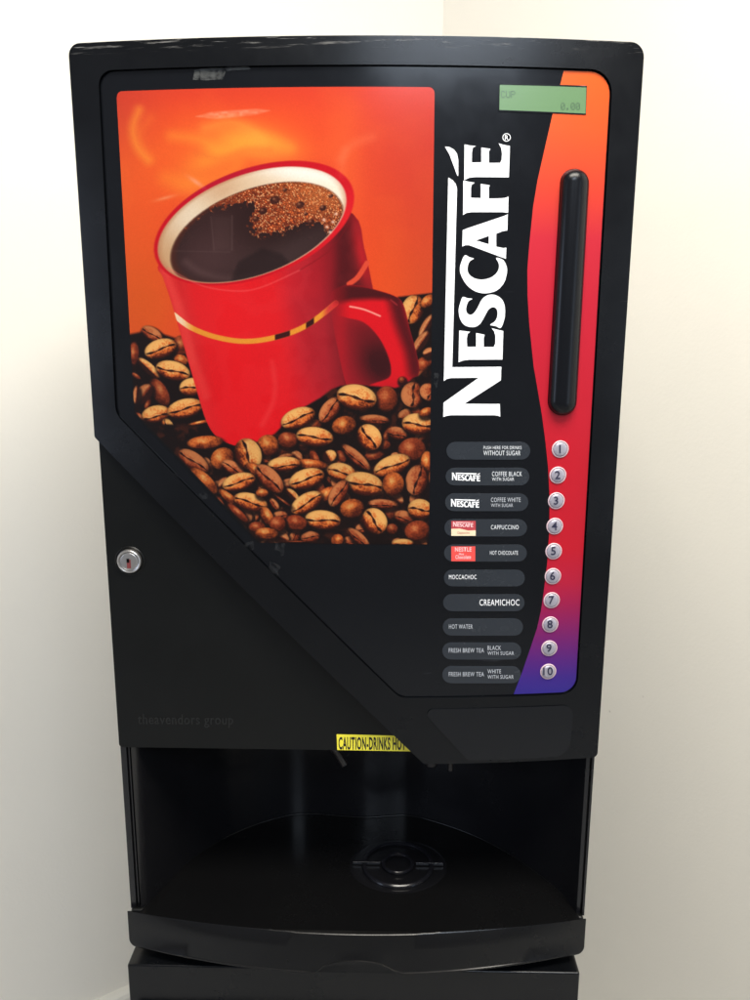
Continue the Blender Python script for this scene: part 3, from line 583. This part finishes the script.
# --- beans in front
bedp = smooth([(90, 424), (150, 424), (196, 426), (210, 438), (228, 450), (252, 447), (272, 436), (284, 424), (300, 410), (320, 398), (340, 386), (372, 386), (395, 388), (408, 382), (418, 376), (450, 372), (450, 600), (90, 600)], 3)
put(poly(bedp, 1.5), DARK)
put(poly(bedp, 3)*ss(.55, .75, fbm(9, 61))*.5, (92, 38, 18))
rq = random.Random(9)
for k in range(150):
    cx, cy = rq.uniform(150, 434), rq.uniform(395, 545)
    if cy > 440+max(0, (300-cx))*.12 or cx > 300 and cy > 405+(max(0, 350-cx))*.5: bean(cx, cy, rq.uniform(5, 11), rq.uniform(3, 6.5), rq.uniform(-80, 80), rq.choice('csex'), rq.uniform(.4, .75), k)
fr = [(401.5, 380, 3, 3, 0, 's', .5), (205, 442.5, 17, 6.3, 4, 's', .95), (222.4, 458.5, 11.5, 10, 30, 's', .8), (233, 468, 12, 6, -30, 'c', .75), (193.6, 461, 16.5, 8, -35, 'c', .6), (203.6, 481, 16.5, 7, -43, 's', .8), (268, 445.5, 10.5, 10, 0, 's', .8), (288, 440, 9.5, 7.8, 0, 's', .75),
 (248, 454.3, 15.5, 12.5, -68, 'c', .85), (384.7, 445, 5.5, 4.5, 0, 's', .5), (374.7, 419.5, 13.5, 4.5, -4, 'x', .6), (397.3, 433.3, 9.5, 6, -15, 'x', .6), (386.5, 399, 10.5, 12, 0, 's', .75), (412.7, 394.7, 12, 11, 80, 'c', .65), (429, 392, 8, 9, 60, 'x', .7), (330, 410, 14, 8, 52, 'c', .75), (356.7, 397.3, 19, 12, -10, 'c', .95),
 (417.3, 424, 14.5, 10, -5, 'c', .9), (426, 412, 7, 4, 20, 's', .8), (344, 425.3, 11.5, 8.5, 15, 's', .8), (298, 418, 16.8, 9.3, 21, 'c', 1), (314.7, 436.8, 17.5, 9.2, -6, 'c', 1), (369.3, 437.3, 13, 11, -58, 'c', 1), (412, 449.3, 13, 10.8, 10, 's', .65), (329.5, 456, 5.5, 6.5, -60, 'e', .9), (356, 457.3, 17, 5.5, -42, 'x', .6),
 (310.7, 464, 16, 4.5, -6, 's', .95), (284, 464, 15.5, 6.8, 4, 'x', .95), (257, 471, 12, 5, -35, 's', .9), (341.3, 472, 13.5, 8.5, -12, 'c', .8), (392, 465.5, 18, 9.3, 22, 'c', .9), (427, 463, 6, 11, 0, 's', .9), (269.3, 478.7, 17, 9, -46, 'c', .7), (238.8, 481.9, 16, 8.2, 15, 'c', 1), (306.7, 478.7, 17, 9.3, 17, 'c', 1),
 (364, 484, 18.5, 11, -12, 'c', .85), (417, 480, 14.5, 10.5, 76, 'c', .65), (393.3, 484, 10.2, 11.4, 0, 's', .8), (229, 498, 12, 4, -40, 's', .8), (293, 495, 8, 3.5, -45, 'e', .8), (328, 494, 12, 6, 25, 's', 1), (250.5, 502, 16.3, 8.3, -15, 'c', 1), (262, 493, 6, 4, 0, 's', .8), (306.7, 502.7, 16.5, 8.6, 30, 'c', 1), (338.7, 493.3, 14, 7.5, 57, 'c', .7),
 (238, 513, 13, 3.5, -43, 's', .75), (266.7, 516, 10, 5.5, -62, 's', .8), (382.7, 504, 13.5, 4.5, -4, 'x', .65), (404, 517, 9.5, 6, -15, 'x', .6), (420, 509, 11.5, 9.5, -5, 'c', .85), (352, 508.5, 11.5, 9, 10, 's', .8), (322.7, 520, 17, 9.2, -5, 'c', 1), (374.7, 521, 13, 11.2, -52, 'c', 1), (392, 529, 5.5, 5, 0, 's', .5), (296, 522.7, 10.5, 7.3, -10, 's', .75),
 (257, 527, 8, 5, 0, 's', .7), (277.5, 524, 8, 7.5, 0, 's', .75), (266.5, 533.5, 11, 5.5, -3, 's', .85), (417.3, 530.7, 12, 9.5, 10, 's', .75), (337, 540, 5.5, 6, -60, 's', .95), (358.7, 538, 13, 5, -42, 'x', .6), (402.7, 543, 10, 4, 0, 'x', .8), (297, 541.5, 10, .7, 0, 's', .6), (433, 478, 4, 8, 0, 's', .8), (283, 501, 9, 1.2, -35, 's', .45)]
for q in fr: bean(*q)
# cut away by the diagonal black border, pale streaks near the top
put(ss(-1, 1, (Y-414.5)-(X-137)*1.04), (11, 11, 12))
put(poly([(196, 116.5), (212, 112), (232, 110.5), (256, 109), (270, 110.5), (256, 114.5), (232, 117.5), (214, 119)], 1.5)*.35*(.6+.8*vnoise(3, 2, 91)), (255, 200, 170))  # ceiling-light reflection on the film, painted into the print
put(line([(340, 160), (352, 145), (372, 137)], 7, 6)*.18, (255, 150, 110)); put(line([(345, 150), (341, 175)], 7, 5)*.15, (255, 140, 100))
I[:] = np.clip(I, 0, 255); I *= (1+(rg.random(X.shape)[..., None]-.5)*.06)
lc = np.clip(I/255, 0, 1); lc = np.where(lc <= .04045, lc/12.92, ((lc+.055)/1.055)**2.4)*.57
PF = PO+.0004
xw, zw = U(X, Y, PF); yw = surf(xw)-PF
ztop = float(U(285, 87.2, PF)[1]); zbot = float(U(285, 543, PF)[1]); xl = 116.2+(Y-90)*.0565; xr = 434.6-(Y-90)*.0125
XC = np.clip(X, xl, xr); xw, zw = U(XC, Y, PF); yw = surf(xw)-PF; zin = (zw < ztop+.0007) & (zw > zbot-.0007); zw = np.clip(zw, zbot, ztop)
msk = zin & (X > xl-.6) & (X < xr+.6) & ((Y-414.5)-(X-137)*1.04 < 3)
xlw = float(U(116.6, 92, PF)[0]); xrw = float(U(434.5, 91, PF)[0]); RD = .0052
for cx, s_ in ((xlw+RD, -1), (xrw-RD, 1)):
    ux = xw-cx; uz = zw-(ztop-RD); d_ = np.hypot(ux, uz)+1e-9; cor = (ux*s_ > 0) & (uz > 0) & (zw > ztop-RD)
    msk &= ~(cor & (d_ > RD+.0007)); f_ = np.where(cor & (d_ > RD), RD/d_, 1); xw = np.where(f_ < 1, cx+ux*f_, xw); zw = np.where(f_ < 1, ztop-RD+uz*f_, zw)
yw = surf(xw)-PF
vid = np.arange(nx*ny).reshape(ny, nx); fm = msk[:-1, :-1] & (X[:-1, 1:] > xl[:-1, 1:]+.05) & (X[:-1, :-1] < xr[:-1, :-1]-.05) & (zw[:-1, :-1]-zw[1:, :-1] > 1e-5)
q = np.stack([vid[:-1, :-1], vid[1:, :-1], vid[1:, 1:], vid[:-1, 1:]], -1)[fm]
used = np.unique(q); remap = np.zeros(nx*ny, int); remap[used] = np.arange(len(used)); q = remap[q]
co = np.stack([xw, yw, zw], -1).reshape(-1, 3)[used]; cc = lc.reshape(-1, 3)[used]
me = bpy.data.meshes.new('picture_print'); me.vertices.add(len(co)); me.vertices.foreach_set('co', co.astype(np.float32).ravel())
me.loops.add(q.size); me.loops.foreach_set('vertex_index', q.astype(np.int32).ravel()); me.polygons.add(len(q)); me.polygons.foreach_set('loop_start', np.arange(0, q.size, 4, dtype=np.int32))
me.update(calc_edges=True); me.validate()
at = me.color_attributes.new('print', 'FLOAT_COLOR', 'POINT'); at.data.foreach_set('color', np.concatenate([cc, np.ones((len(cc), 1))], 1).astype(np.float32).ravel())
M_print = mat('picture_print', (1, 1, 1), .16); a_ = N(M_print, 'ShaderNodeAttribute', attribute_name='print'); M_print.node_tree.links.new(a_.outputs['Color'], M_print.node_tree.nodes['Principled BSDF'].inputs['Base Color'])
me.materials.append(M_print); link('picture_print', me, panel)

# ---------------------------------------------------------------- lower left plate, lock, lettering, sticker
FY = .004
zl = ZB+.0025; dz = (diagR[1]-diagL[1])/(diagR[0]-diagL[0])
plate = slab('lower_door', rnd([(-.2672, diagL[1]+.012), (-.2672, zl), (.115, zl), (.115, ZB+.03)], [.002, .004, 0, 0]), 0, -.03, M_plate, vm, flat=FY, bevel=.0015)
lx, lz = [float(v) for v in U(130, 560.5, flat=FY)]; T = Matrix.Translation((lx, FY, lz))
bm = bmesh.new(); lathe(bm, [(.0160, .0001), (.0160, .0008), (.0152, .0014), (.0142, .0006), (.0130, .0003)], 48, 0, T); sk = finish('lock_surround', bm, M_plate, vm)
bm = bmesh.new(); lathe(bm, [(.0128, .0002), (.0130, .003), (.0126, .0044), (.0117, .005), (.0108, .0046), (.0104, .0032), (.0099, .003), (.0096, .0034), (.0090, .004), (.0085, .0041), (0, .0041)], 48, 0, T); lk = finish('lock', bm, M_steel, vm, ang=40)
bm = bmesh.new(); box(bm, lx-.0022, lx+.0020, FY-.0044, FY-.0040, lz-.0075, lz+.0022); finish('keyhole', bm, M_key, lk)
bm = bmesh.new(); box(bm, lx-.0022, lx+.0006, FY-.0047, FY-.0045, lz-.0010, lz+.0032); finish('keyhole_slit', bm, M_void, lk)
text('moulded_lettering', 'theavendors group', (138, 714.2, 233, 727.2), M_emb, plate, .0006, .0, flat=FY, slope=.6, depth=.001)
st = slab('warning_sticker', UP([(336.6, 734.2), (337.2, 749.8), (419, 751.4), (419, 736)], flat=FY), .0004, .00005, M_yellow, vm, flat=FY)
text('sticker_text', 'CAUTION-DRINKS HOT', (338.6, 736.6, 405.5, 749.4), M_black, st, .0006, .028, flat=FY, slope=.6)
# tape residue on the frame
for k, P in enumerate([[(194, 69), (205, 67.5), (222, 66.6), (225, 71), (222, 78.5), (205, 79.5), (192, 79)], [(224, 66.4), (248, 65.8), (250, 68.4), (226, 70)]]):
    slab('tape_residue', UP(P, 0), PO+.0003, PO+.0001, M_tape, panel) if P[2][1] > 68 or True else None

rs = random.Random(4)
for cx, cy, a, b in ((177, 475, 4, 3), (203.5, 496, 4.5, 5), (249, 546, 8, 6), (281, 545, 7, 10), (273, 572, 8, 12), (436, 380, 3.5, 9)):
    P = [(cx+a*rs.uniform(.55, 1.1)*math.cos(t*.524), cy+b*rs.uniform(.55, 1.1)*math.sin(t*.524)) for t in range(12)]
    slab('smudge', UP(smooth(P, 3), PO), PO+.00025, PO+.00005, M_smudge, panel)
# ---------------------------------------------------------------- body and niche
plan = [(-.253, -.001), (-.245, .018), (-.225, .074), (-.212, .100), (-.187, .136), (-.164, .158), (-.14, .176), (-.112, .191), (-.087, .199), (-.058, .199), (-.03, .196), (.0, .193), (.019, .194), (.054, .199), (.075, .197), (.096, .189), (.123, .175), (.15, .158), (.174, .139), (.198, .115), (.219, .088), (.236, .064), (.250, .038), (.2585, .012), (.262, -.001)]
def sm_open(P, n=4):
    P = [np.array(p, float) for p in P]; out = []; m = len(P)
    for i in range(m-1):
        p0, p1, p2, p3 = P[max(i-1, 0)], P[i], P[i+1], P[min(i+2, m-1)]
        for t in [j/n for j in range(n)]: out.append(tuple(.5*((2*p1)+(-p0+p2)*t+(2*p0-5*p1+4*p2-p3)*t*t+(-p0+3*p1-3*p2+p3)*t**3)))
    out.append(tuple(P[-1])); return out
plan = sm_open(plan)
def prism(name, outline, z0, z1, m, parent, bevel=0, ang=30):
    bm = bmesh.new(); lo = [bm.verts.new((x, y, z0)) for x, y in outline]; hi = [bm.verts.new((x, y, z1)) for x, y in outline]; n = len(lo)
    tess = geometry.tessellate_polygon([[Vector((x, y, 0)) for x, y in outline]])
    for t in tess: bm.faces.new([lo[i] for i in t]); bm.faces.new([hi[i] for i in t])
    for i in range(n): j = (i+1) % n; bm.faces.new([lo[i], lo[j], hi[j], hi[i]])
    return finish(name, bm, m, parent, bevel, ang=ang)
YF = .0075
prism('dispensing_bay', [(-.2664, YF-.002), (-.2600, YF-.002), (-.2596, YF+.003), (-.2578, YF+.003), (-.2574, YF-.002), (-.2562, YF-.002), (-.2558, YF+.003), (-.2545, YF+.003), (-.2541, YF-.003)]+[p for p in plan if p[1] > .0068]+[(.2635, YF-.001), (.264, YF+.004), (.2655, YF+.004), (.266, YF-.002), (.2684, YF-.002), (.2684, .2199), (-.2664, .2199)], .9287, ZB+.0385, M_inner, vm)
bm = bmesh.new(); box(bm, -.2668, .2678, .0465, .22, ZB+.039, ZT-.003); box(bm, -.2668, .2678, .2205, .45, .893, ZT-.003); box(bm, -.2662, .2676, .0012, .2200, .893, .9296); finish('cabinet_shell', bm, M_plate, vm, .004, 3)
# drip tray
fb = lambda x, b_: -b_*(1-(x/.27)**2)
XA, XB = -.2685, .2690
front = sorted([XA+(XB-XA)*k/48 for k in range(49)]+[XA+.009*(1-math.cos(t)) for t in (.3, .6, .9, 1.2)]+[XB-.009*(1-math.cos(t)) for t in (.3, .6, .9, 1.2)])
def loop(b_, z, arch=0, ins=0):
    out = []
    for x, y in plan: out.append((x, y, z))
    for x in reversed(front):
        a = arch*max(0, 1-abs((x-.002)/.047)**2.6) if abs((x-.002)/.047) < 1 else 0
        
        if z < .9 and a > 0: ins_ = ins+.0022*min(1, a/.006)
        else: ins_ = ins
        e = max(0, .009-(x-XA), .009-(XB-x)); c_ = (.009-math.sqrt(max(0, .009**2-e*e))) if z < .9 else 0
        out.append((x, fb(x, b_)+ins_-.001, z+a+c_))
    return out
bm = bmesh.new(); rings = [loop(.0300, ZTR), loop(.0316, ZTR-.0012), loop(.0352, .9115), loop(.0360, .9075), loop(.0402, .8868, .0145), loop(.0416, .8862, .0145), loop(.0418, .8845, .0145), loop(.0402, .8836, .0145), loop(.0375, .8830, .015)]
rv = [[bm.verts.new(p) for p in r_] for r_ in rings]; n = len(rv[0])
for a, b in zip(rv, rv[1:]):
    for i in range(n): j = (i+1) % n; bm.faces.new([a[i], a[j], b[j], b[i]])
tess = geometry.tessellate_polygon([[Vector(p) for p in rings[0]]])
for t in tess: bm.faces.new([rv[0][i] for i in t]); bm.faces.new([rv[-1][i] for i in t])
tray = finish('drip_tray', bm, M_tray, vm, ang=40)
cu = bpy.data.curves.new('c', 'CURVE'); cu.dimensions = '3D'; cu.bevel_depth = .0011; cu.bevel_resolution = 2; spl = cu.splines.new('POLY'); pp = plan[6:-6]
spl.points.add(len(pp)-1)
for q_, (x, y) in zip(spl.points, pp): q_.co = (x, y-.0008, ZTR+.0004, 1)
t_ = bpy.data.objects.new('t', cu); COL.objects.link(t_); me_ = bpy.data.meshes.new_from_object(t_.evaluated_get(bpy.context.evaluated_depsgraph_get())); bpy.data.objects.remove(t_)
me_.materials.clear(); me_.materials.append(M_tray); me_.polygons.foreach_set('use_smooth', [True]*len(me_.polygons)); me_.name = 'back_rim'; link('back_rim', me_, tray)
bm = bmesh.new(); box(bm, -.040, .044, -.0335, -.020, .8842, .8978); finish('notch_shade_block', bm, M_void, tray, smooth=False)  # solid near-black block added to give the tray notch its shade
# drain rings in the tray
def ringbm(bm, R, r, n=64, m=10, sy=1, zc=0):
    V = []
    for i in range(n):
        a = 2*math.pi*i/n; V.append([bm.verts.new((GX+(R+r*math.cos(2*math.pi*j/m))*math.cos(a), GY+sy*(R+r*math.cos(2*math.pi*j/m))*math.sin(a), ZTR+zc+r*math.sin(2*math.pi*j/m))) for j in range(m)])
    for i in range(n):
        for j in range(m): bm.faces.new([V[i][j], V[(i+1) % n][j], V[(i+1) % n][(j+1) % m], V[i][(j+1) % m]])
GX, GY = .0505, .0895
g = bmesh.new()
n = 64; prev = None
for R_, z_ in ((.062, .0002), (.0605, .0005), (.058, .0006), (.055, .0003), (.001, .0003)):
    ring = [g.verts.new((GX+R_*math.cos(2*math.pi*k/n), GY+R_*.86*math.sin(2*math.pi*k/n), ZTR+z_)) for k in range(n)]
    if prev:
        for i in range(n): j = (i+1) % n; g.faces.new([prev[i], prev[j], ring[j], ring[i]])
    prev = ring
g.faces.new(prev); grille = finish('drain_grille', g, M_inner, vm)
bm = bmesh.new(); ringbm(bm, .043, .0030, zc=.002); ringbm(bm, .0185, .0026, zc=.003); finish('grille_ring', bm, M_chrome, grille)
for a, b in ((GX-.058, GX-.0225), (GX+.0225, GX+.058)):
    bm = bmesh.new(); box(bm, a, b, GY-.0016, GY+.0016, ZTR+.0012, ZTR+.0052); finish('grille_bar', bm, M_chrome, grille, .0006, 2)
# nozzles
for x, y, rr, zt, tilt in ((-.0165, .075, .0045, 1.079, .5), (.090, .08, .007, 1.078, 0), (.1135, .08, .0035, 1.071, 0)):
    bm = bmesh.new(); T = Matrix.Translation((x, y, zt))@Matrix.Rotation(-tilt, 4, 'Y')@Matrix.Rotation(math.radians(90), 4, 'X')
    lathe(bm, [(rr*.6, -.002), (rr*.75, 0), (rr, 0), (rr, -.02), (rr*1.3, -.022), (rr*1.3, -.10)], 20, 0, T@Matrix.Scale(1, 4)); finish('nozzle', bm, M_noz, vm)
# rubber feet
for x in (-.225, .22):
    for y in (.03, .40):
        bm = bmesh.new(); T = Matrix.Translation((x, y, .8712))@Matrix.Rotation(math.radians(-90), 4, 'X'); lathe(bm, [(0, 0), (.018, 0), (.016, .02), (0, .0205)], 24, 0, T); finish('foot', bm, M_plate, vm)
